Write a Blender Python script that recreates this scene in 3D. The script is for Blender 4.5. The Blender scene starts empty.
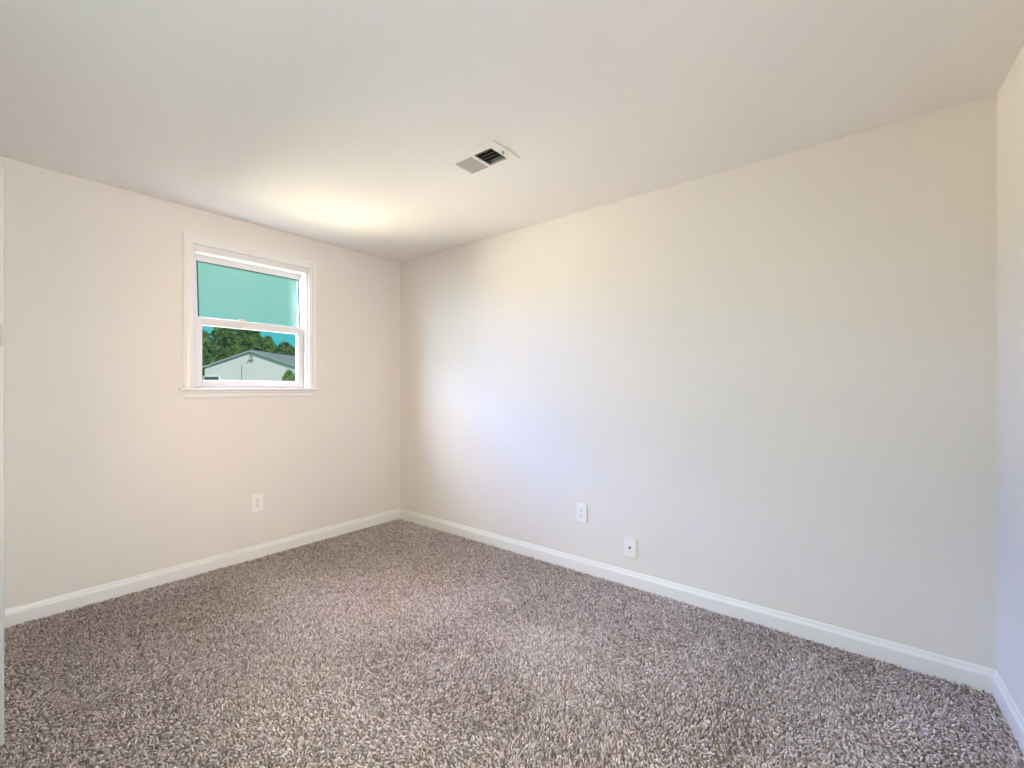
import bpy, bmesh, math, random
import numpy as np
from mathutils import Vector, Matrix

random.seed(4)
S = bpy.context.scene
COL = S.collection

# ------------------------------------------------------------------ camera
F, HOR = 445.0, 388.0                       # focal length and horizon row of the 1024x768 frame
CAM = Vector((3.5073, -2.6559, 1.2415))
YAW = math.atan2(357, 445)
cd = bpy.data.cameras.new('camera')
cd.sensor_width = 36.0
cd.lens = F * 36.0 / 1024.0
cd.shift_y = (HOR - 384.0) / 1024.0
cd.clip_start = 0.02
cd.clip_end = 400
cam = bpy.data.objects.new('camera', cd)
cam.location = CAM
cam.rotation_euler = (math.pi / 2, 0, YAW)
COL.objects.link(cam)
S.camera = cam

# ------------------------------------------------------------------ colour management
S.view_settings.view_transform = 'Standard'
S.view_settings.look = 'None'
S.view_settings.exposure = 0.0
S.view_settings.gamma = 1.0
S.view_settings.use_curve_mapping = False
S.cycles.use_denoising = True
S.cycles.max_bounces = 14
S.cycles.diffuse_bounces = 10
S.cycles.transparent_max_bounces = 16
S.cycles.sample_clamp_indirect = 6.0

# ------------------------------------------------------------------ sky
W = bpy.data.worlds.new('sky')
S.world = W
W.use_nodes = True
wn, wl = W.node_tree.nodes, W.node_tree.links
wn.clear()
wo = wn.new('ShaderNodeOutputWorld')
wb = wn.new('ShaderNodeBackground')
wt = wn.new('ShaderNodeTexCoord')
ws = wn.new('ShaderNodeSeparateXYZ')
wr = wn.new('ShaderNodeValToRGB')
wl.new(wt.outputs['Generated'], ws.inputs[0])
wl.new(ws.outputs['Z'], wr.inputs[0])
wl.new(wr.outputs[0], wb.inputs[0])
wl.new(wb.outputs[0], wo.inputs[0])
for p, c in ((0.0, (0.10, 0.60, 0.66)), (0.09, (0.05, 0.54, 0.62)), (0.15, (0.15, 0.57, 0.57)), (0.30, (0.12, 0.58, 0.55))):
    e = wr.color_ramp.elements.new(p) if p not in (0.0,) else wr.color_ramp.elements[0]
    e.position = p
    e.color = (*c, 1)
wr.color_ramp.elements.remove(wr.color_ramp.elements[-1])
wb.inputs['Strength'].default_value = 1.0


def sun_light(name, energy, color, direction_to_sun, angle):
    l = bpy.data.lights.new(name, 'SUN')
    l.energy, l.color, l.angle = energy, color, math.radians(angle)
    o = bpy.data.objects.new(name, l)
    o.rotation_euler = Vector(direction_to_sun).to_track_quat('Z', 'Y').to_euler()
    o.location = Vector(direction_to_sun) * 30
    COL.objects.link(o)
    return o


def area_light(name, power, color, loc, target, sx, sy):
    l = bpy.data.lights.new(name, 'AREA')
    l.shape = 'RECTANGLE'
    l.energy, l.color, l.size, l.size_y = power, color, sx, sy
    o = bpy.data.objects.new(name, l)
    o.location = loc
    o.rotation_euler = (Vector(loc) - Vector(target)).to_track_quat('Z', 'Y').to_euler()
    COL.objects.link(o)
    return o


# the sun stands behind the house, over the far yard: it lights the neighbour's gable, never the room
sun_light('sun', 5.6, (1.0, 0.92, 0.86), (0.80, 0.12, 0.58), 0.6)
# bright hazy sky outside the small window
area_light('sky_haze_high', 1150.6, (0.75, 0.55, 1.0), (-2.8, -1.25, 4.3), (0.5, -1.25, 1.1), 2.5, 2.5)
area_light('sky_haze_near', 357.6, (1.0, 0.82, 0.60), (-1.8, -3.6, 2.5), (0, -1.25, 1.6), 3, 1.5)
area_light('sky_haze_side', 330.0, (1.0, 0.72, 0.40), (-2.6, -2.4, 4.0), (0.5, -1.2, 1.1), 2, 2)
area_light('sky_haze_south', 944.0, (0.579, 0.607, 1.0), (-1.7, -4.4, 4.3), (0.1, -1.3, 1.6), 2, 2)
area_light('sky_blue_low', 365.2, (0.10, 0.42, 1.0), (-2.4, -5.2, 2.4), (0, -1.3, 1.6), 2, 1.5)
area_light('sky_blue_side', 1609.2, (0.04, 0.25, 1.0), (-3.2, -2.6, 3.2), (0, -1.3, 1.6), 3, 2.0)
# added lamps below that window, standing in for light bounced up to the ceiling
area_light('low_fill_near', 35.0, (1.0, 0.82, 0.68), (-1.3, -1.5, 0.62), (0.3, -1.2, 2.3), 2.4, 1.8)
area_light('low_fill_far', 1340, (1.0, 0.84, 0.72), (-3.5, -2.6, 0.5), (0.3, -1.2, 2.0), 3, 3)
# added fill lamps behind an assumed window in the wall the camera stands against
area_light('south_fill', 106.6, (0.854, 1.0, 0.583), (2.1, -4.6, 2.6), (2, -2.75, 1.5), 3.2, 2)
area_light('south_fill_side', 122.0, (1.0, 0.56, 0.34), (4.6, -4.0, 1.6), (2.3, -2.75, 1.5), 2, 2)
# added fill lamps in an assumed doorway, near end of the right wall
area_light('east_fill', 17.5, (0.90, 0.89, 1.0), (4.04, -2.3, 1.1), (0, -2.3, 1.1), 0.76, 1.9)
area_light('east_fill_beam', 11.7, (0.94, 0.98, 0.86), (4.03, -2.3, 1.1), (0, -2.4, 0.9), 0.76, 1.9).data.spread = math.radians(85)


# ------------------------------------------------------------------ materials
def mat(name, color, rough=0.6, spec=0.5, metallic=0.0):
    m = bpy.data.materials.new(name)
    m.use_nodes = True
    b = m.node_tree.nodes['Principled BSDF']
    b.inputs['Base Color'].default_value = (*color, 1)
    b.inputs['Roughness'].default_value = rough
    b.inputs['Specular IOR Level'].default_value = spec
    b.inputs['Metallic'].default_value = metallic
    return m


def add_noise(m, scale, amount, bump=0.0, bump_scale=None, detail=4.0):
    """small random variation of a material's own colour and surface"""
    nt = m.node_tree
    b = nt.nodes['Principled BSDF']
    base = tuple(b.inputs['Base Color'].default_value)
    tc = nt.nodes.new('ShaderNodeTexCoord')
    n = nt.nodes.new('ShaderNodeTexNoise')
    n.inputs['Scale'].default_value = scale
    n.inputs['Detail'].default_value = detail
    nt.links.new(tc.outputs['Object'], n.inputs['Vector'])
    r = nt.nodes.new('ShaderNodeValToRGB')
    r.color_ramp.elements[0].position = 0.3
    r.color_ramp.elements[1].position = 0.7
    r.color_ramp.elements[0].color = tuple(c * (1 - amount) for c in base[:3]) + (1,)
    r.color_ramp.elements[1].color = tuple(min(1, c * (1 + amount)) for c in base[:3]) + (1,)
    nt.links.new(n.outputs['Fac'], r.inputs[0])
    nt.links.new(r.outputs[0], b.inputs['Base Color'])
    if bump:
        n2 = nt.nodes.new('ShaderNodeTexNoise')
        n2.inputs['Scale'].default_value = bump_scale or scale
        nt.links.new(tc.outputs['Object'], n2.inputs['Vector'])
        bp = nt.nodes.new('ShaderNodeBump')
        bp.inputs['Strength'].default_value = bump
        bp.inputs['Distance'].default_value = 0.002
        nt.links.new(n2.outputs['Fac'], bp.inputs['Height'])
        nt.links.new(bp.outputs[0], b.inputs['Normal'])
    return m


def glass_mat(name, tint, gloss, ior_rough=0.0):
    m = bpy.data.materials.new(name)
    m.use_nodes = True
    nt = m.node_tree
    nt.nodes.clear()
    o = nt.nodes.new('ShaderNodeOutputMaterial')
    t = nt.nodes.new('ShaderNodeBsdfTransparent')
    t.inputs[0].default_value = (*tint, 1)
    g = nt.nodes.new('ShaderNodeBsdfGlossy')
    g.inputs['Roughness'].default_value = ior_rough
    mx = nt.nodes.new('ShaderNodeMixShader')
    mx.inputs[0].default_value = gloss
    nt.links.new(t.outputs[0], mx.inputs[1])
    nt.links.new(g.outputs[0], mx.inputs[2])
    nt.links.new(mx.outputs[0], o.inputs[0])
    return m


M = {}
M['wall'] = add_noise(mat('wall_paint', (0.757, 0.718, 0.670), 0.75, 0.25), 3.0, 0.012, 0.06, 220)
M['ceiling'] = add_noise(mat('ceiling_paint', (0.83, 0.81, 0.775), 0.8, 0.2), 2.0, 0.01, 0.08, 160)
M['trim'] = add_noise(mat('trim_paint', (0.79, 0.78, 0.765), 0.35, 0.45), 5.0, 0.01)
M['vinyl'] = add_noise(mat('white_vinyl', (0.74, 0.74, 0.745), 0.3, 0.45), 5.0, 0.01)
M['plate'] = mat('white_plastic', (0.84, 0.83, 0.82), 0.3, 0.5)
M['slot'] = mat('dark_slot', (0.22, 0.21, 0.20), 0.6)
M['socket'] = mat('socket_plastic', (0.80, 0.79, 0.78), 0.35)
M['brass'] = mat('coax_metal', (0.35, 0.33, 0.30), 0.35, 0.5, 0.9)
M['screw'] = mat('painted_screw', (0.75, 0.74, 0.72), 0.35)
M['gasket'] = mat('black_gasket', (0.02, 0.025, 0.03), 0.6)
M['grille'] = mat('white_enamel', (0.83, 0.81, 0.775), 0.55, 0.25)
M['fin'] = mat('grey_enamel_fin', (0.42, 0.40, 0.385), 0.45)
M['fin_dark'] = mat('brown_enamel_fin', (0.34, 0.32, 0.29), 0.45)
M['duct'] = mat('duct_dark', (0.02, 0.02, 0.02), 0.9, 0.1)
M['duct_side'] = mat('pale_duct_metal', (0.62, 0.60, 0.52), 0.5)
M['latch'] = mat('latch_metal', (0.33, 0.33, 0.34), 0.4)
M['door'] = mat('door_paint', (0.42, 0.425, 0.435), 0.4)
M['glass_low'] = glass_mat('clear_glass', (0.93, 0.97, 0.97), 0.03)
M['glass_up'] = glass_mat('reflective_glass', (0.97, 1.0, 0.93), 0.10, 0.3)
M['siding'] = mat('white_siding', (0.77, 0.675, 0.715), 0.6, 0.3)
M['shingle'] = add_noise(mat('grey_shingle', (0.16, 0.17, 0.19), 0.9, 0.2), 8.0, 0.3)
M['shingle_blue'] = add_noise(mat('slate_blue_shingle', (0.040, 0.052, 0.078), 0.9, 0.2), 8.0, 0.25)
M['rake'] = mat('grey_rake_board', (0.33, 0.35, 0.37), 0.7)
M['far_glass'] = mat('dark_far_glass', (0.05, 0.10, 0.09), 0.15, 0.6)
M['metal'] = mat('grey_conduit', (0.35, 0.37, 0.38), 0.5)
M['lamp'] = mat('dark_lamp_metal', (0.10, 0.10, 0.10), 0.5)
M['bark'] = add_noise(mat('bark', (0.13, 0.10, 0.07), 0.9, 0.2), 6, 0.3)
M['lawn'] = add_noise(mat('lawn', (0.16, 0.20, 0.07), 0.95, 0.1), 1.5, 0.35)


# siding: shallow lap lines as bump
def lap_lines(m, pitch):
    nt = m.node_tree
    b = nt.nodes['Principled BSDF']
    tc = nt.nodes.new('ShaderNodeTexCoord')
    sp = nt.nodes.new('ShaderNodeSeparateXYZ')
    mu = nt.nodes.new('ShaderNodeMath'); mu.operation = 'MULTIPLY'; mu.inputs[1].default_value = 1 / pitch
    fr = nt.nodes.new('ShaderNodeMath'); fr.operation = 'FRACT'
    nt.links.new(tc.outputs['Object'], sp.inputs[0])
    nt.links.new(sp.outputs['Z'], mu.inputs[0])
    nt.links.new(mu.outputs[0], fr.inputs[0])
    bp = nt.nodes.new('ShaderNodeBump')
    bp.inputs['Strength'].default_value = 0.4
    bp.inputs['Distance'].default_value = 0.03
    nt.links.new(fr.outputs[0], bp.inputs['Height'])
    nt.links.new(bp.outputs[0], b.inputs['Normal'])


lap_lines(M['siding'], 0.2)


def attr_mat(name, ramp, attr='tint', rough=0.9, spec=0.1, translucent=0.0):
    """colour of each yarn tuft / leaf from its own random number"""
    m = bpy.data.materials.new(name)
    m.use_nodes = True
    nt = m.node_tree
    b = nt.nodes['Principled BSDF']
    b.inputs['Roughness'].default_value = rough
    b.inputs['Specular IOR Level'].default_value = spec
    a = nt.nodes.new('ShaderNodeAttribute')
    a.attribute_name = attr
    r = nt.nodes.new('ShaderNodeValToRGB')
    while len(r.color_ramp.elements) < len(ramp):
        r.color_ramp.elements.new(0.5)
    for e, (p, c) in zip(r.color_ramp.elements, ramp):
        e.position = p
        e.color = (*c, 1)
    nt.links.new(a.outputs['Fac'], r.inputs[0])
    nt.links.new(r.outputs[0], b.inputs['Base Color'])
    return m


M['yarn'] = attr_mat('taupe_yarn', [(0.0, (0.180, 0.143, 0.130)), (0.3, (0.412, 0.345, 0.328)),
                                    (0.75, (0.625, 0.540, 0.522)), (1.0, (0.860, 0.775, 0.760))])
M['backing'] = mat('carpet_backing', (0.20, 0.17, 0.155), 0.95, 0.05)
M['leaf'] = attr_mat('tree_leaves', [(0.0, (0.02, 0.06, 0.045)), (0.5, (0.055, 0.13, 0.05)), (1.0, (0.15, 0.23, 0.05))])
M['leaf_bush'] = attr_mat('bush_leaves', [(0.0, (0.05, 0.11, 0.03)), (1.0, (0.16, 0.28, 0.08))])


# ------------------------------------------------------------------ mesh helpers
def new_bm():
    return bmesh.new()


def box(bm, x0, x1, y0, y1, z0, z1, bev=0.0, seg=2):
    mtx = Matrix.Translation(((x0 + x1) / 2, (y0 + y1) / 2, (z0 + z1) / 2)) @ Matrix.Diagonal((x1 - x0, y1 - y0, z1 - z0, 1))
    r = bmesh.ops.create_cube(bm, size=1, matrix=mtx)
    if bev:
        es = set()
        for v in r['verts']:
            es.update(v.link_edges)
        bmesh.ops.bevel(bm, geom=list(es), offset=bev, segments=seg, affect='EDGES', profile=0.5)


def cyl(bm, p0, p1, r0, r1=None, seg=16):
    p0, p1 = Vector(p0), Vector(p1)
    r1 = r0 if r1 is None else r1
    d = p1 - p0
    m = Matrix.Translation((p0 + p1) / 2) @ d.to_track_quat('Z', 'Y').to_matrix().to_4x4()
    bmesh.ops.create_cone(bm, cap_ends=True, segments=seg, radius1=r0, radius2=r1, depth=d.length, matrix=m)


def extrude_profile(bm, pts, a, b, up=Vector((0, 0, 1)), out=None):
    """sweep a 2-D profile (out, up) from point a to point b"""
    a, b = Vector(a), Vector(b)
    out = Vector(out)
    va = [bm.verts.new(a + out * p[0] + up * p[1]) for p in pts]
    vb = [bm.verts.new(b + out * p[0] + up * p[1]) for p in pts]
    n = len(pts)
    for i in range(n):
        j = (i + 1) % n
        bm.faces.new((va[i], va[j], vb[j], vb[i]))
    bm.faces.new(va[::-1])
    bm.faces.new(vb)


def poly_prism(bm, pts, depth):
    """pts: list of 3-D points of a planar outline, depth: extrusion vector"""
    depth = Vector(depth)
    va = [bm.verts.new(Vector(p)) for p in pts]
    vb = [bm.verts.new(Vector(p) + depth) for p in pts]
    n = len(pts)
    for i in range(n):
        j = (i + 1) % n
        bm.faces.new((va[i], va[j], vb[j], vb[i]))
    bm.faces.new(va[::-1])
    bm.faces.new(vb)


def obj(name, bm, m, parent=None, smooth=False, kind=None, label=None, cat=None, group=None, origin=None):
    bmesh.ops.recalc_face_normals(bm, faces=bm.faces[:])
    me = bpy.data.meshes.new(name)
    bm.to_mesh(me)
    bm.free()
    me.materials.append(m)
    if smooth:
        for p in me.polygons:
            p.use_smooth = True
    o = bpy.data.objects.new(name, me)
    COL.objects.link(o)
    if parent is not None:
        o.parent = parent
    tag(o, label, cat, group, kind)
    return o


def tag(o, label=None, cat=None, group=None, kind=None):
    if label:
        o['label'] = label
    if cat:
        o['category'] = cat
    if group:
        o['group'] = group
    if kind:
        o['kind'] = kind


def empty(name, loc=(0, 0, 0), rz=0.0, **kw):
    o = bpy.data.objects.new(name, None)
    o.empty_display_size = 0.1
    o.location = loc
    o.rotation_euler = (0, 0, rz)
    COL.objects.link(o)
    tag(o, **kw)
    return o


# ------------------------------------------------------------------ room shell
H = 2.44
WT = 0.16                                   # wall thickness
YL = -2.75                                  # inner face of the wall behind the camera's shoulder
XR0, XSL = 3.914, 0.0465                    # right wall: x at the corner, drift per metre towards -y
XR1 = XR0 + XSL * 3.2

# window opening in the window wall
WY0, WY1, WZ0, WZ1 = -1.676, -0.892, 1.222, 2.206

b = new_bm(); box(b, -WT, 4.6, YL - WT, WT, -0.30, -0.014)
obj('floor', b, M['backing'], kind='structure')
b = new_bm(); box(b, -WT, 4.6, YL - WT, WT, H, H + 0.2)
ceiling = obj('ceiling', b, M['ceiling'], kind='structure')

b = new_bm()
box(b, -WT, 0, YL - WT, WY0, -0.014, H)
box(b, -WT, 0, WY1, WT, -0.014, H)
box(b, -WT, 0, WY0, WY1, -0.014, WZ0)
box(b, -WT, 0, WY0, WY1, WZ1, H)
obj('wall_west', b, M['wall'], kind='structure')

b = new_bm(); box(b, 0, XR0 + 0.02, 0, WT, -0.014, H)
obj('wall_north', b, M['wall'], kind='structure')

EY0, EY1, EZ = -2.70, -1.90, 2.05              # added opening for the fill lamps, near the camera
def east_piece(bm, y0, y1, z0, z1):
    a, c = XR0 - XSL * y0, XR0 - XSL * y1
    poly_prism(bm, [(a, y0, z0), (a + WT, y0, z0), (c + WT, y1, z0), (c, y1, z0)], (0, 0, z1 - z0))
b = new_bm()
east_piece(b, YL, EY0, -0.014, H)
east_piece(b, EY0, EY1, EZ, H)
east_piece(b, EY1, 0.0, -0.014, H)
obj('wall_east', b, M['wall'], kind='structure')

hx0, hx1 = XR0 - XSL * EY0 + WT - 0.03, 5.3
b = new_bm()                                # added shell behind that opening, keeps sky and sun light out
box(b, hx1, hx1 + 0.1, -3.3, -1.4, -0.014, H)
box(b, hx0, hx1, -3.4, -3.3, -0.014, H)
box(b, hx0, hx1, -1.4, -1.3, -0.014, H)
box(b, hx0, hx1 + 0.1, -3.4, -1.3, H, H + 0.1)
box(b, hx0, hx1 + 0.1, -3.4, -1.3, -0.114, -0.014)
obj('wall_light_block', b, M['wall'], kind='structure')

# wall beside the camera, with a closet opening and an added, unseen window for fill light
DX0, DX1, DZ = 0.40, 1.20, 2.05
GX0, GX1, GZ0, GZ1 = 1.45, 3.15, 0.75, 2.15
b = new_bm()
box(b, 0, DX0, YL - WT, YL, -0.014, H)
box(b, DX0, DX1, YL - WT, YL, DZ, H)
box(b, DX1, GX0, YL - WT, YL, -0.014, H)
box(b, GX0, GX1, YL - WT, YL, -0.014, GZ0)
box(b, GX0, GX1, YL - WT, YL, GZ1, H)
box(b, GX1, XR0 + XSL * -YL + WT, YL - WT, YL, -0.014, H)
obj('wall_south', b, M['wall'], kind='structure')
b = new_bm()                                # shallow closet behind the door
box(b, DX0 - 0.05, DX1 + 0.05, YL - 0.80, YL - 0.75, -0.3, H)
box(b, DX0 - 0.05, DX0, YL - 0.75, YL - WT, -0.3, H)
box(b, DX1, DX1 + 0.05, YL - 0.75, YL - WT, -0.3, H)
box(b, DX0 - 0.05, DX1 + 0.05, YL - 0.80, YL - WT, H, H + 0.1)
box(b, DX0 - 0.05, DX1 + 0.05, YL - 0.80, YL - WT, -0.35, -0.3)
obj('wall_closet', b, M['wall'], kind='structure')

# frame of that added window
w2 = empty('added_window', ((GX0 + GX1) / 2, YL - 0.08, GZ0), kind='structure')
b = new_bm()
for (x0, x1, z0, z1) in ((GX0, GX1, GZ0, GZ0 + 0.05), (GX0, GX1, GZ1 - 0.05, GZ1), (GX0, GX0 + 0.05, GZ0 + 0.05, GZ1 - 0.05), (GX1 - 0.05, GX1, GZ0 + 0.05, GZ1 - 0.05)):
    box(b, x0 - w2.location.x, x1 - w2.location.x, -0.04, 0.04, z0 - GZ0, z1 - GZ0, 0.004)
obj('window_frame', b, M['vinyl'], w2)

# ------------------------------------------------------------------ baseboards
BP = [(0, -0.012), (0.014, -0.012), (0.014, 0.058), (0.0125, 0.064), (0.0085, 0.072), (0.0065, 0.080), (0.0045, 0.087), (0.0015, 0.090), (0, 0.090)]
b = new_bm(); extrude_profile(b, BP, (0, YL, 0), (0, 0, 0), out=(1, 0, 0))
obj('baseboard_west', b, M['trim'], kind='structure')
b = new_bm(); extrude_profile(b, BP, (0.004, 0, 0), (XR0, 0, 0), out=(0, -1, 0))
obj('baseboard_north', b, M['trim'], kind='structure')
b = new_bm(); extrude_profile(b, BP, (XR0, -0.004, 0), (XR0 - XSL * EY1, EY1, 0), out=(-1, -XSL, 0))
obj('baseboard_east', b, M['trim'], kind='structure')

# ------------------------------------------------------------------ window_1 (double hung, in the window wall)
win = empty('window_1', (0, (WY0 + WY1) / 2, WZ0), kind='structure')
wy = win.location.y
def wbox(bm, x0, x1, y0, y1, z0, z1, bev=0.002):
    box(bm, x0, x1, y0 - wy, y1 - wy, z0 - WZ0, z1 - WZ0, bev)

# casing: moulded boards around the opening with mitred corners
def casing_profile():
    # (across the board from the inner edge, out of the wall)
    return [(0.0, 0.0), (0.0, 0.009), (0.004, 0.011), (0.012, 0.011), (0.016, 0.0145), (0.024, 0.0155), (0.034, 0.013), (0.042, 0.0135), (0.047, 0.018), (0.055, 0.019), (0.058, 0.017), (0.058, 0.0)]
b = new_bm()
iy0, iy1, iz1, iz0 = WY0 + 0.001, WY1 - 0.001, WZ1 - 0.001, 1.242
rings = []
for (py, pz, sy, sz) in ((iy0, iz0, -1, 0), (iy0, iz1, -1, 1), (iy1, iz1, 1, 1), (iy1, iz0, 1, 0)):
    rings.append([b.verts.new((h, py + sy * a - wy, pz + sz * a - WZ0)) for a, h in casing_profile()])
for r0, r1 in zip(rings, rings[1:]):
    for i in range(len(r0) - 1):
        b.faces.new((r0[i], r0[i + 1], r1[i + 1], r1[i]))
b.faces.new(rings[0]); b.faces.new(rings[-1])
obj('casing', b, M['trim'], win)
b = new_bm(); wbox(b, -0.055, 0.036, -1.756, -0.796, 1.222, 1.242, 0.006)
obj('window_sill', b, M['trim'], win)
b = new_bm()
extrude_profile(b, [(0, 0), (0.009, 0), (0.012, 0.006), (0.012, 0.030), (0.015, 0.036), (0.015, 0.046), (0, 0.046)], (0, -1.727 - wy, -0.047), (0, -0.852 - wy, -0.047), out=(1, 0, 0))
obj('apron', b, M['trim'], win)
# vinyl master frame lining the opening
b = new_bm()
FI = 0.016
wbox(b, -WT, -0.012, WY0, WY0 + FI, 1.242, WZ1)
wbox(b, -WT, -0.012, WY1 - FI, WY1, 1.242, WZ1)
wbox(b, -WT, -0.012, WY0 + FI, WY1 - FI, WZ1 - 0.034, WZ1)
wbox(b, -0.088, -0.014, WY0 + FI, WY1 - FI, WZ1 - 0.046, WZ1 - 0.030)
wbox(b, -WT, -0.056, WY0 + FI, WY1 - FI, 1.222, 1.256)
# inner stops
wbox(b, -0.036, -0.026, WY0 + FI, WY0 + FI + 0.005, 1.242, WZ1 - 0.034, 0.001)
wbox(b, -0.036, -0.026, WY1 - FI - 0.005, WY1 - FI, 1.242, WZ1 - 0.034, 0.001)
obj('window_frame', b, M['vinyl'], win)

# lower sash
LX0, LX1 = -0.082, -0.044
ly0, ly1, lz0, lz1 = WY0 + FI + 0.002, WY1 - FI - 0.002, 1.247, 1.727
gy0, gy1, gz0, gz1 = -1.608, -0.957, 1.296, 1.672
b = new_bm()
wbox(b, LX0, LX1, ly0, gy0, lz0, lz1, 0.004)
wbox(b, LX0, LX1, gy1, ly1, lz0, lz1, 0.004)
wbox(b, LX0, LX1, gy0, gy1, lz0, gz0, 0.004)
wbox(b, LX0, LX1, gy0, gy1, gz1, lz1, 0.004)
lower = obj('lower_sash', b, M['vinyl'], win)
b = new_bm(); wbox(b, -0.066, -0.060, gy0 - 0.004, gy1 + 0.004, gz0 - 0.004, gz1 + 0.004, 0)
obj('glass_pane', b, M['glass_low'], lower)
b = new_bm()                                 # cam lock on the meeting rail
box(b, -0.078, -0.052, -1.385 - wy, -1.325 - wy, lz1 - WZ0, lz1 + 0.007 - WZ0, 0.002)
cyl(b, (-0.065, -1.355 - wy, lz1 + 0.006 - WZ0), (-0.065, -1.355 - wy, lz1 + 0.013 - WZ0), 0.010)
box(b, -0.070, -0.062, -1.372 - wy, -1.330 - wy, lz1 + 0.010 - WZ0, lz1 + 0.016 - WZ0, 0.002)
obj('sash_lock', b, M['fin'], lower)

# upper sash, leaning outwards at the top
us = empty('upper_sash', (-0.104, 0, 1.690 - WZ0))
us.parent = win
us.rotation_euler = (0, math.radians(-4.8), 0)
uy0, uy1 = -1.646, -0.886
vy0, vy1 = -1.620, -0.915
UH, VB, VT = 0.482, 0.030, 0.436
b = new_bm()
def ubox(bm, x0, x1, y0, y1, z0, z1, bev=0.003):
    box(bm, x0, x1, y0 - wy, y1 - wy, z0, z1, bev)
ubox(b, -0.016, 0.016, uy0, vy0, 0, UH)
ubox(b, -0.016, 0.016, vy1, uy1, 0, UH)
ubox(b, -0.016, 0.016, vy0, vy1, 0, VB)
ubox(b, -0.016, 0.016, vy0, vy1, VT, UH)
obj('sash_rail', b, M['vinyl'], us)
b = new_bm()
g = 0.0075
ubox(b, 0.004, 0.0145, vy0, vy0 + g, VB, VT, 0)
ubox(b, 0.004, 0.0145, vy1 - g, vy1, VB, VT, 0)
ubox(b, 0.004, 0.0145, vy0 + g, vy1 - g, VT - 0.006, VT, 0)
obj('gasket', b, M['gasket'], us)
b = new_bm(); ubox(b, -0.003, 0.003, vy0 - 0.004, vy1 + 0.004, VB - 0.004, VT + 0.004, 0)
obj('glass_pane', b, M['glass_up'], us)

# ------------------------------------------------------------------ closet door standing ajar at the left edge
hinge = Vector((0.425, YL - 0.005, 0))
free = Vector((1.181, -2.553, 0))
dv = (free - hinge)
ang = math.atan2(dv.y, dv.x)
door = empty('door_1', hinge, ang, kind='structure')
L = dv.length
b = new_bm()
box(b, 0, L, -0.035, 0.0, 0.012, 2.032, 0.004, 3)
obj('door_leaf', b, M['door'], door)
b = new_bm()
for (x0, x1, z0, z1) in ((0.11, 0.35, 1.12, 1.90), (0.43, 0.67, 1.12, 1.90), (0.11, 0.35, 0.22, 0.95), (0.43, 0.67, 0.22, 0.95)):
    box(b, x0, x1, -0.001, 0.003, z0, z1, 0.003)
obj('raised_panel', b, M['door'], door)
b = new_bm()
box(b, L - 0.001, L + 0.0015, -0.030, -0.006, 1.385, 1.465, 0.0008)
obj('latch_plate', b, M['latch'], door)

# ------------------------------------------------------------------ wall plates
PW, PH, PT = 0.080, 0.122, 0.0095

def plate_root(name, loc, rz, label, group=None, cat='wall outlet'):
    return empty(name, loc, rz, label=label, cat=cat, group=group)

# a plate is built facing +Y' = local -Y (out of the north wall): local x right, z up, -y into the room
def outlet_parts(root):
    b = new_bm(); box(b, -PW / 2, PW / 2, -PT, 0, -PH / 2, PH / 2, 0.0022, 2)
    obj('cover_plate', b, M['plate'], root)
    for s in (1, -1):
        zc = s * 0.0195
        b = new_bm()
        pts = []
        for k in range(24):
            a = 2 * math.pi * k / 24
            px, pz = 0.0172 * math.cos(a), 0.0172 * math.sin(a)
            pts.append((px, -PT - 0.0022, zc + max(-0.0135, min(0.0135, pz))))
        poly_prism(b, pts, (0, 0.003, 0))
        r = obj('receptacle', b, M['socket'], root)
        b = new_bm()
        box(b, -0.0085, -0.0055, -PT - 0.0026, -PT - 0.002, zc - 0.001, zc + 0.009)
        box(b, 0.0055, 0.0085, -PT - 0.0026, -PT - 0.002, zc, zc + 0.008)
        cyl(b, (0, -PT - 0.0026, zc - 0.007), (0, -PT - 0.002, zc - 0.007), 0.0028, seg=12)
        obj('slot', b, M['slot'], r)
    b = new_bm(); cyl(b, (0, -PT - 0.0012, 0), (0, -PT + 0.001, 0), 0.0035, seg=14)
    obj('screw', b, M['screw'], root)

o1 = plate_root('wall_outlet', (1.986, 0, 0.393), 0, 'white two-socket outlet on the long blank wall, beside the cable plate', 'duplex outlets')
outlet_parts(o1)
# copy for the window wall (faces +x: turn by 90 degrees)
def copy_thing(src, loc, rz, label, group=None):
    r = src.copy(); COL.objects.link(r)
    r.location = loc; r.rotation_euler = (0, 0, rz); r['label'] = label
    if group:
        r['group'] = group
    for ch in list(src.children):
        c = ch.copy(); COL.objects.link(c); c.parent = r
        for gch in list(ch.children):
            d = gch.copy(); COL.objects.link(d); d.parent = c
    return r
copy_thing(o1, (0, -1.278, 0.398), math.pi / 2, 'white two-socket outlet low on the wall under the window')

cx = empty('cable_plate', (2.334, 0, 0.238), label='white cable jack plate with one small round connector, just above the baseboard', cat='wall plate')
b = new_bm(); box(b, -PW / 2, PW / 2, -PT, 0, -PH / 2, PH / 2, 0.0022, 2)
obj('cover_plate', b, M['plate'], cx)
b = new_bm()
cyl(b, (0, -PT - 0.002, 0), (0, -PT + 0.001, 0), 0.0088, seg=6)
cyl(b, (0, -PT - 0.010, 0), (0, -PT, 0), 0.0062, seg=20)
obj('connector', b, M['brass'], cx, label='dark metal threaded connector')
for s in (1, -1):
    b = new_bm(); cyl(b, (0, -PT - 0.0012, s * 0.042), (0, -PT + 0.001, s * 0.042), 0.0035, seg=14)
    obj('screw', b, M['screw'], cx)

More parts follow.
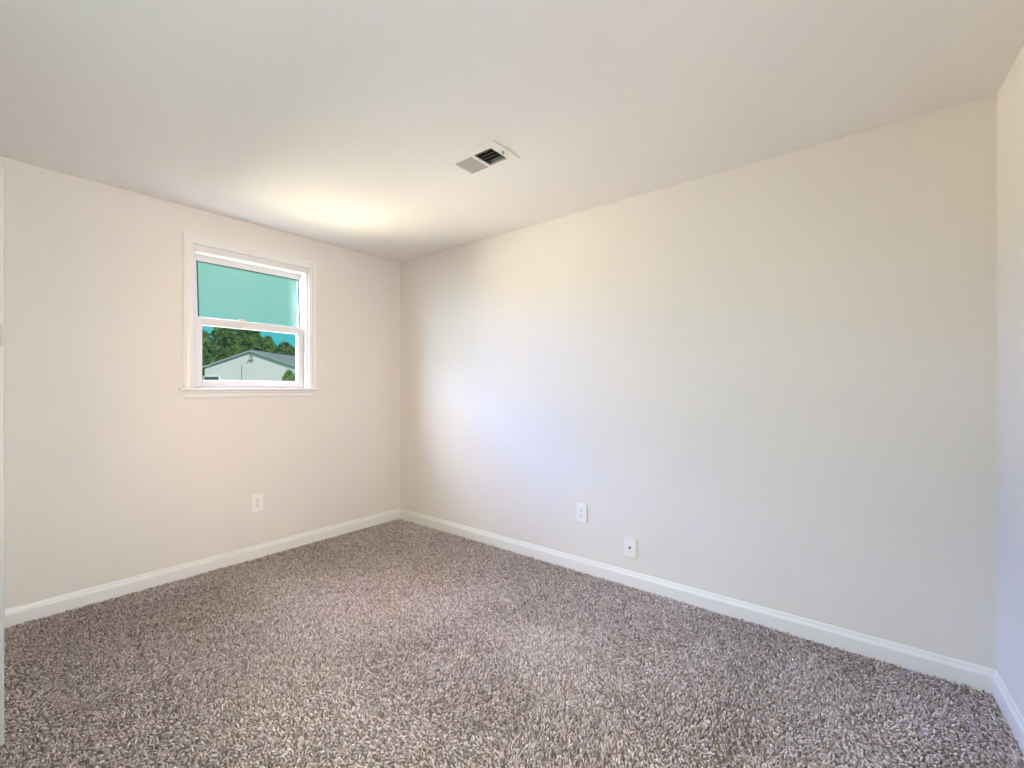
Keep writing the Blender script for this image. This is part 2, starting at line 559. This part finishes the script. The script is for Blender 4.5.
# ------------------------------------------------------------------ ceiling register
VX0, VX1, VY0, VY1 = 1.757, 2.090, -1.036, -0.826
vent = empty('ceiling_vent', ((VX0 + VX1) / 2, (VY0 + VY1) / 2, H), label='white two-way air register set in the ceiling, half its slats open', cat='air vent')
vx, vy = vent.location.x, vent.location.y
def vbox(bm, x0, x1, y0, y1, z0, z1, bev=0.0):
    box(bm, x0 - vx, x1 - vx, y0 - vy, y1 - vy, z0, z1, bev)
py0, py1 = -0.994, -0.861
ax0, ax1, bx0, bx1 = 1.784, 1.903, 1.921, 2.039
b = new_bm()
vbox(b, VX0, VX1, VY0, py0, -0.0045, 0, 0.0015)
vbox(b, VX0, VX1, py1, VY1, -0.0045, 0, 0.0015)
vbox(b, VX0, ax0, py0, py1, -0.0045, 0, 0.0015)
vbox(b, ax1, bx0, py0, py1, -0.0045, 0.002, 0.0015)
vbox(b, bx1, VX1, py0, py1, -0.0045, 0, 0.0015)
obj('vent_frame', b, M['grille'], vent)
b = new_bm()                                  # closed, overlapping slats
n = 12
for i in range(n):
    y = py0 + (py1 - py0) * (i + 0.5) / n
    w = (py1 - py0) / n
    poly_prism(b, [(ax0 - vx, y - w * 0.62 - vy, -0.002), (ax0 - vx, y + w * 0.56 - vy, -0.0055), (ax0 - vx, y + w * 0.56 - vy, -0.0045), (ax0 - vx, y - w * 0.62 - vy, -0.001)], (ax1 - ax0, 0, 0))
obj('slat_bank', b, M['fin'], vent, label='grey bank of closed slats')
b = new_bm()                                  # open slats, the duct shows between them
n = 5
for i in range(n):
    y = py0 + (py1 - py0) * (i + 0.35) / n
    poly_prism(b, [(bx0 - vx, y - 0.0013 - vy, -0.0045), (bx0 - vx, y + 0.0013 - vy, -0.0045), (bx0 - vx, y + 0.0162 - vy, 0.0060), (bx0 - vx, y + 0.0144 - vy, 0.0060)], (bx1 - bx0, 0, 0))
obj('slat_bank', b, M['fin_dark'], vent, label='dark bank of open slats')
b = new_bm()  # inner side wall of the duct, made paler to read as lit
vbox(b, bx0, bx1, py1 - 0.0025, py1 - 0.0005, 0.000, 0.026)
obj('duct_side', b, M['duct_side'], vent, label='pale inner side wall of the duct')
b = new_bm()
box(b, 0.143, 0.149, -0.012, 0.004, -0.020, -0.006, 0.001)
cyl(b, (0.146, 0.026, -0.0085), (0.146, 0.026, -0.006), 0.004, seg=12)
obj('lever', b, M['fin'], vent)
# duct hole above the open half
b = new_bm()
vbox(b, ax0 - 0.004, bx1 + 0.004, py0 - 0.004, py1 + 0.004, 0.0, 0.18)
cut = obj('duct_cut', b, M['duct'])
cut.location = vent.location
mod = ceiling.modifiers.new('duct', 'BOOLEAN')
mod.object = cut
mod.operation = 'DIFFERENCE'
mod.solver = 'EXACT'
bpy.context.view_layer.update()
dg = bpy.context.evaluated_depsgraph_get()
me = bpy.data.meshes.new_from_object(ceiling.evaluated_get(dg))
ceiling.modifiers.clear()
ceiling.data = me
bpy.data.objects.remove(cut)
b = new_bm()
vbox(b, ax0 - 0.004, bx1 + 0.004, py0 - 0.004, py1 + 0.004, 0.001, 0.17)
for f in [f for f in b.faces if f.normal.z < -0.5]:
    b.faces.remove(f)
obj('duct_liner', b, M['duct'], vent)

# ------------------------------------------------------------------ carpet
def value_noise(x, y, cell, seed):
    rng = np.random.default_rng(seed)
    g = rng.random((128, 128))
    u, v = x / cell + 40, y / cell + 40
    i, j = np.floor(u).astype(int), np.floor(v).astype(int)
    fu, fv = u - i, v - j
    fu, fv = fu * fu * (3 - 2 * fu), fv * fv * (3 - 2 * fv)
    i, j = i % 127, j % 127
    return (g[i, j] * (1 - fu) * (1 - fv) + g[i + 1, j] * fu * (1 - fv) + g[i, j + 1] * (1 - fu) * fv + g[i + 1, j + 1] * fu * fv)


def carpet():
    rng = np.random.default_rng(11)
    step = 0.0086
    xs = np.arange(0.008, 4.06, step)
    ys = np.arange(YL + 0.01, -0.006, step)
    X, Y = np.meshgrid(xs, ys)
    X = X.ravel() + rng.uniform(-0.5, 0.5, X.size) * step
    Y = Y.ravel() + rng.uniform(-0.5, 0.5, Y.size) * step
    keep = (X < XR0 + XSL * -Y - 0.016) & (X > 0.015) & (Y < -0.015)
    X, Y = X[keep], Y[keep]
    N = X.size
    # direction of lay: patches pushed over by feet and the vacuum
    lay = value_noise(X, Y, 0.33, 1) * 2 * math.pi * 1.3 + (value_noise(X, Y, 0.05, 2) - 0.5) * 2.0
    ang = lay + rng.normal(0, 0.95, N)
    lean = np.clip(0.55 + 0.75 * (value_noise(X, Y, 0.22, 3) - 0.5) + rng.normal(0, 0.28, N), 0.0, 1.25)
    length = rng.uniform(0.010, 0.0165, N)
    wid = rng.uniform(0.0022, 0.0040, N)
    dx, dy = np.cos(ang), np.sin(ang)
    px, py = -dy, dx
    nr, ns = 4, 4                              # rings along a tuft, sides around it
    ts = np.array([0.0, 0.40, 0.78, 1.0])
    rs = np.array([0.85, 1.0, 0.92, 0.35])
    V = np.zeros((N, nr * ns, 3), np.float32)
    curl = rng.normal(0, 0.35, N)
    for k in range(nr):
        t = ts[k]
        th = lean * (0.35 + 0.85 * t)          # bends over more towards the tip
        cxp = X + (dx * np.sin(th) + px * curl * t * t) * length * t
        cyp = Y + (dy * np.sin(th) + py * curl * t * t) * length * t
        czp = -0.0105 + np.cos(th) * length * t * 0.92
        for s in range(ns):
            a = 2 * math.pi * s / ns + 0.5
            r = wid * rs[k]
            V[:, k * ns + s, 0] = cxp + r * (np.cos(a) * px + np.sin(a) * dx * np.cos(th))
            V[:, k * ns + s, 1] = cyp + r * (np.cos(a) * py + np.sin(a) * dy * np.cos(th))
            V[:, k * ns + s, 2] = czp - r * np.sin(a) * np.sin(th)
    quads = []
    for k in range(nr - 1):
        for s in range(ns):
            s2 = (s + 1) % ns
            quads.append((k * ns + s, k * ns + s2, (k + 1) * ns + s2, (k + 1) * ns + s))
    quads.append(tuple((nr - 1) * ns + s for s in range(ns)))
    Q = np.array(quads, np.int64)
    nq = len(quads)
    F = (Q[None] + (np.arange(N) * nr * ns)[:, None, None]).reshape(-1, 4)
    verts = V.reshape(-1, 3)
    tint = np.clip(rng.beta(1.3, 1.3, N) + 0.22 * (value_noise(X, Y, 0.45, 6) - 0.5), 0, 1).astype(np.float32)
    # backing sheet
    e = 0.0
    sheet = np.array([(0.002, YL, -0.011), (XR0 + XSL * -YL, YL, -0.011), (XR0, -0.002, -0.011), (0.002, -0.002, -0.011)], np.float32)
    base = len(verts)
    verts = np.vstack([verts, sheet])
    F = np.vstack([F, [[base, base + 1, base + 2, base + 3]]])
    me = bpy.data.meshes.new('carpet')
    me.vertices.add(len(verts))
    me.vertices.foreach_set('co', verts.ravel())
    me.loops.add(F.size)
    me.loops.foreach_set('vertex_index', F.ravel().astype(np.int32))
    me.polygons.add(len(F))
    me.polygons.foreach_set('loop_start', np.arange(0, F.size, 4, dtype=np.int32))
    me.update(calc_edges=True)
    at = me.attributes.new('tint', 'FLOAT', 'FACE')
    at.data.foreach_set('value', np.concatenate([np.repeat(tint, nq), [0.1]]).astype(np.float32))
    sm = np.ones(len(F), bool)
    me.polygons.foreach_set('use_smooth', sm)
    me.materials.append(M['yarn'])
    o = bpy.data.objects.new('carpet', me)
    COL.objects.link(o)
    tag(o, 'taupe shag pile carpet covering the whole floor', 'carpet', None, 'stuff')
carpet()

# ------------------------------------------------------------------ outdoors
RT = Vector((math.cos(YAW), math.sin(YAW), 0))
FW = Vector((-math.sin(YAW), math.cos(YAW), 0))
GZ = -0.45                                   # ground level outside

b = new_bm()
poly_prism(b, [(-0.17, -90, GZ - 0.3), (-0.17, 130, GZ - 0.3), (-170, 130, GZ - 0.3), (-170, -90, GZ - 0.3)], (0, 0, 0.3))
obj('ground', b, M['lawn'], kind='structure')

def spot(px, Z):
    """point on the ground seen in column px at depth Z from the room"""
    p = CAM + FW * Z + RT * ((px - 512) / F * Z)
    return Vector((p.x, p.y, GZ))
def hgt(row, Z):
    return CAM.z + (HOR - row) / F * Z

# white gabled house across the yard
ZH = 28.0
px_ap = 251.5
base = spot(px_ap, ZH)
house = empty('neighbour_house', base, YAW, label='white gabled house with grey roof across the yard, seen through the window', cat='house')
s = ZH / F
hw = 46.8 * s
z_ap, z_ev = hgt(351.8, ZH) - GZ, hgt(367.6, ZH) - GZ
DEP = 9.0
b = new_bm()
poly_prism(b, [(-hw, 0, 0), (hw, 0, 0), (hw, 0, z_ev), (0, 0, z_ap), (-hw, 0, z_ev)], (0, DEP, 0))
obj('house_wall', b, M['siding'], house)
sl = (z_ap - z_ev) / hw
for sd in (-1, 1):
    ov = 0.28
    b = new_bm()
    poly_prism(b, [(0, -0.10, z_ap + 0.02), (sd * (hw + ov), -0.10, z_ev - ov * sl + 0.02), (sd * (hw + ov), -0.10, z_ev - ov * sl + 0.12), (0, -0.10, z_ap + 0.12)], (0, DEP + 0.4, 0))
    obj('roof_slope', b, M['shingle'], house)
    b = new_bm()
    poly_prism(b, [(0, -0.12, z_ap + 0.0), (sd * (hw + ov), -0.12, z_ev - ov * sl + 0.0), (sd * (hw + ov), -0.12, z_ev - ov * sl + 0.10), (0, -0.12, z_ap + 0.10)], (0, 0.02, 0))
    obj('rake_board', b, M['rake'], house)
# window at the lower left of the gable
wx0, wx1 = (204.5 - px_ap) * s, (218.8 - px_ap) * s
wz1 = hgt(377.0, ZH) - GZ
b = new_bm(); box(b, wx0, wx1, -0.03, 0.02, wz1 - 1.1, wz1, 0.01)
fw = obj('house_window', b, M['far_glass'], house)
b = new_bm()
for (x0, x1, z0, z1) in ((wx0 - 0.07, wx0, wz1 - 1.17, wz1 + 0.07), (wx1, wx1 + 0.07, wz1 - 1.17, wz1 + 0.07), (wx0, wx1, wz1, wz1 + 0.07), (wx0, wx1, wz1 - 1.17, wz1 - 1.1)):
    box(b, x0, x1, -0.05, 0.0, z0, z1, 0.008)
obj('window_trim', b, M['siding'], fw)
# conduit on the gable
b = new_bm()
xx = (242.3 - px_ap) * s
cyl(b, (xx, -0.02, 0.3), (xx, -0.02, hgt(365, ZH) - GZ), 0.018)
obj('conduit', b, M['metal'], house)
# flood lamp under the peak
b = new_bm()
zl = hgt(360.2, ZH) - GZ
box(b, -0.05, 0.05, -0.05, 0.0, zl, zl + 0.08, 0.01)
cyl(b, (-0.08, -0.05, zl + 0.01), (-0.13, -0.12, zl - 0.02), 0.03, 0.045)
cyl(b, (0.08, -0.05, zl + 0.01), (0.13, -0.12, zl - 0.02), 0.03, 0.045)
box(b, -0.10, 0.10, -0.06, -0.03, zl, zl + 0.025, 0.006)
obj('flood_lamp', b, M['lamp'], house)
b = new_bm()
box(b, -0.10, 0.10, -0.03, 0.0, zl + 0.16, zl + 0.36, 0.01)
obj('gable_vent', b, M['rake'], house)
# downspout at the right corner
b = new_bm()
box(b, hw - 0.03, hw + 0.06, -0.08, 0.0, 0.0, z_ev - 0.1, 0.01)
obj('downspout', b, M['metal'], house)

# house further back, its slate-blue roof rising behind the gable's right slope
ZB = 40.0
base2 = spot(290, ZB)
h2 = empty('roofed_house', base2, YAW - 0.12, label='low house with a slate blue roof, behind the right slope of the white gable', cat='house')
s2 = ZB / F
x0, x1 = (259 - 290) * s2, (345 - 290) * s2
zr, ze = hgt(353.0, ZB) - GZ, hgt(366.0, ZB) - GZ
b = new_bm(); box(b, x0 + 0.3, x1 - 0.3, 0.0, 7.0, 0, ze + 0.02)
obj('house_wall', b, M['siding'], h2)
b = new_bm()
poly_prism(b, [(x0, -0.4, ze), (x0, 3.5, zr), (x0, 7.4, ze), (x0, 7.4, ze + 0.15), (x0, 3.5, zr + 0.16), (x0, -0.4, ze + 0.15)], (x1 - x0, 0, 0))
obj('roof', b, M['shingle_blue'], h2)


def leaf_mesh(blobs, count, size, seed, mat_, name, parent):
    """leaves scattered through a set of ellipsoids (centre, radii)"""
    rng = np.random.default_rng(seed)
    vol = np.array([r[0] * r[1] * r[2] for _, r in blobs])
    pick = rng.choice(len(blobs), count, p=vol / vol.sum())
    c = np.array([b_[0] for b_ in blobs])[pick]
    r = np.array([b_[1] for b_ in blobs])[pick]
    d = rng.normal(size=(count, 3)); d /= np.linalg.norm(d, axis=1)[:, None]
    rad = rng.uniform(0.55, 1.0, count)[:, None] ** 0.6
    P = c + d * r * rad
    # leaf: bent diamond of four corners
    u = rng.normal(size=(count, 3)) + d * 0.2; u /= np.linalg.norm(u, axis=1)[:, None]
    w = np.cross(u, d + rng.normal(size=(count, 3)) * 0.6); w /= np.linalg.norm(w, axis=1)[:, None]
    sz = size * rng.uniform(0.6, 1.3, count)[:, None]
    nrm = np.cross(u, w)
    V = np.stack([P - u * sz, P + w * sz * 0.55 + nrm * sz * 0.15, P + u * sz, P - w * sz * 0.55 + nrm * sz * 0.15], 1).reshape(-1, 3).astype(np.float32)
    F = np.arange(count * 4, dtype=np.int32)
    me = bpy.data.meshes.new(name)
    me.vertices.add(len(V)); me.vertices.foreach_set('co', V.ravel())
    me.loops.add(len(F)); me.loops.foreach_set('vertex_index', F)
    me.polygons.add(count); me.polygons.foreach_set('loop_start', np.arange(0, count * 4, 4, dtype=np.int32))
    me.update(calc_edges=True)
    at = me.attributes.new('tint', 'FLOAT', 'FACE')
    per = rng.random(len(blobs))[pick]
    at.data.foreach_set('value', np.clip(0.6 * rng.random(count) + 0.4 * per, 0, 1).astype(np.float32))
    me.materials.append(mat_)
    o = bpy.data.objects.new(name, me)
    COL.objects.link(o)
    o.parent = parent
    return o


def tree(px, Z, top_row, half_px, label, seed, n=5200, low=0.25):
    rng = random.Random(seed)
    base = spot(px, Z)
    ht = hgt(top_row, Z) - GZ
    R = half_px / F * Z
    root = empty('tree', base, rng.uniform(0, 6), label=label, cat='tree', group='trees behind the white house')
    b = new_bm()
    cyl(b, (0, 0, -0.1), (0.1, 0, ht * 0.45), 0.05 * ht * 0.6, 0.03 * ht * 0.6, 10)
    for k in range(5):
        a = k * 1.257 + rng.uniform(-0.3, 0.3)
        cyl(b, (0.08, 0, ht * (0.30 + 0.03 * k)), (math.cos(a) * R * 0.55, math.sin(a) * R * 0.55, ht * (0.58 + 0.05 * k)), 0.016 * ht * 0.6, 0.006 * ht * 0.6, 8)
    obj('trunk', b, M['bark'], root, smooth=True)
    blobs = [((0, 0, ht * 0.62), (R * 0.72, R * 0.72, ht * 0.34))]
    for k in range(11):
        a = k * 2.39996
        q = (k + 0.5) / 11
        zz = ht * (low + 0.08 + (0.80 - low) * q)
        rr = R * (0.72 - 0.50 * abs(q - 0.35))
        br = R * rng.uniform(0.28, 0.42)
        blobs.append(((math.cos(a) * rr, math.sin(a) * rr, zz), (br, br, br * 0.8)))
    blobs.append(((0, 0, ht * 0.9), (R * 0.34, R * 0.34, ht * 0.10)))
    leaf_mesh(blobs, n, 0.30, seed, M['leaf'], 'crown', root)

tree(203, 46, 331, 15, 'dark leafy tree at the window\'s left edge, over the roof\'s left slope', 21)
tree(227, 50, 322, 17, 'tall dark green tree left of the white roof\'s peak', 22)
tree(250, 60, 323, 17, 'tall dark green tree directly behind the white roof\'s peak', 23)
tree(268, 72, 336, 13, 'green tree just right of the white roof\'s peak', 24)
tree(284, 56, 342, 13, 'lower round tree above the slate blue roof', 25)
tree(301, 60, 349, 12, 'lowest tree, at the window\'s right edge above the slate blue roof', 26)

# round bush in front of the gable's right corner
ZS = 21.0
bb = spot(289.5, ZS)
bush = empty('bush', bb, 0, label='round green bush in front of the white gable\'s right corner', cat='bush')
bh = hgt(369.5, ZS) - GZ
R = 8.8 / F * ZS
b = new_bm()
for k in range(5):
    a = k * 1.257
    cyl(b, (0, 0, -0.05), (math.cos(a) * R * 0.5, math.sin(a) * R * 0.5, bh * 0.7), 0.03, 0.01, 8)
obj('stem', b, M['bark'], bush, smooth=True)
leaf_mesh([((0, 0, bh * 0.5), (R * 1.0, R * 1.0, bh * 0.5)), ((0.1, 0.1, bh * 0.3), (R * 1.1, R * 1.1, bh * 0.3))], 4200, 0.075, 9, M['leaf_bush'], 'foliage', bush)
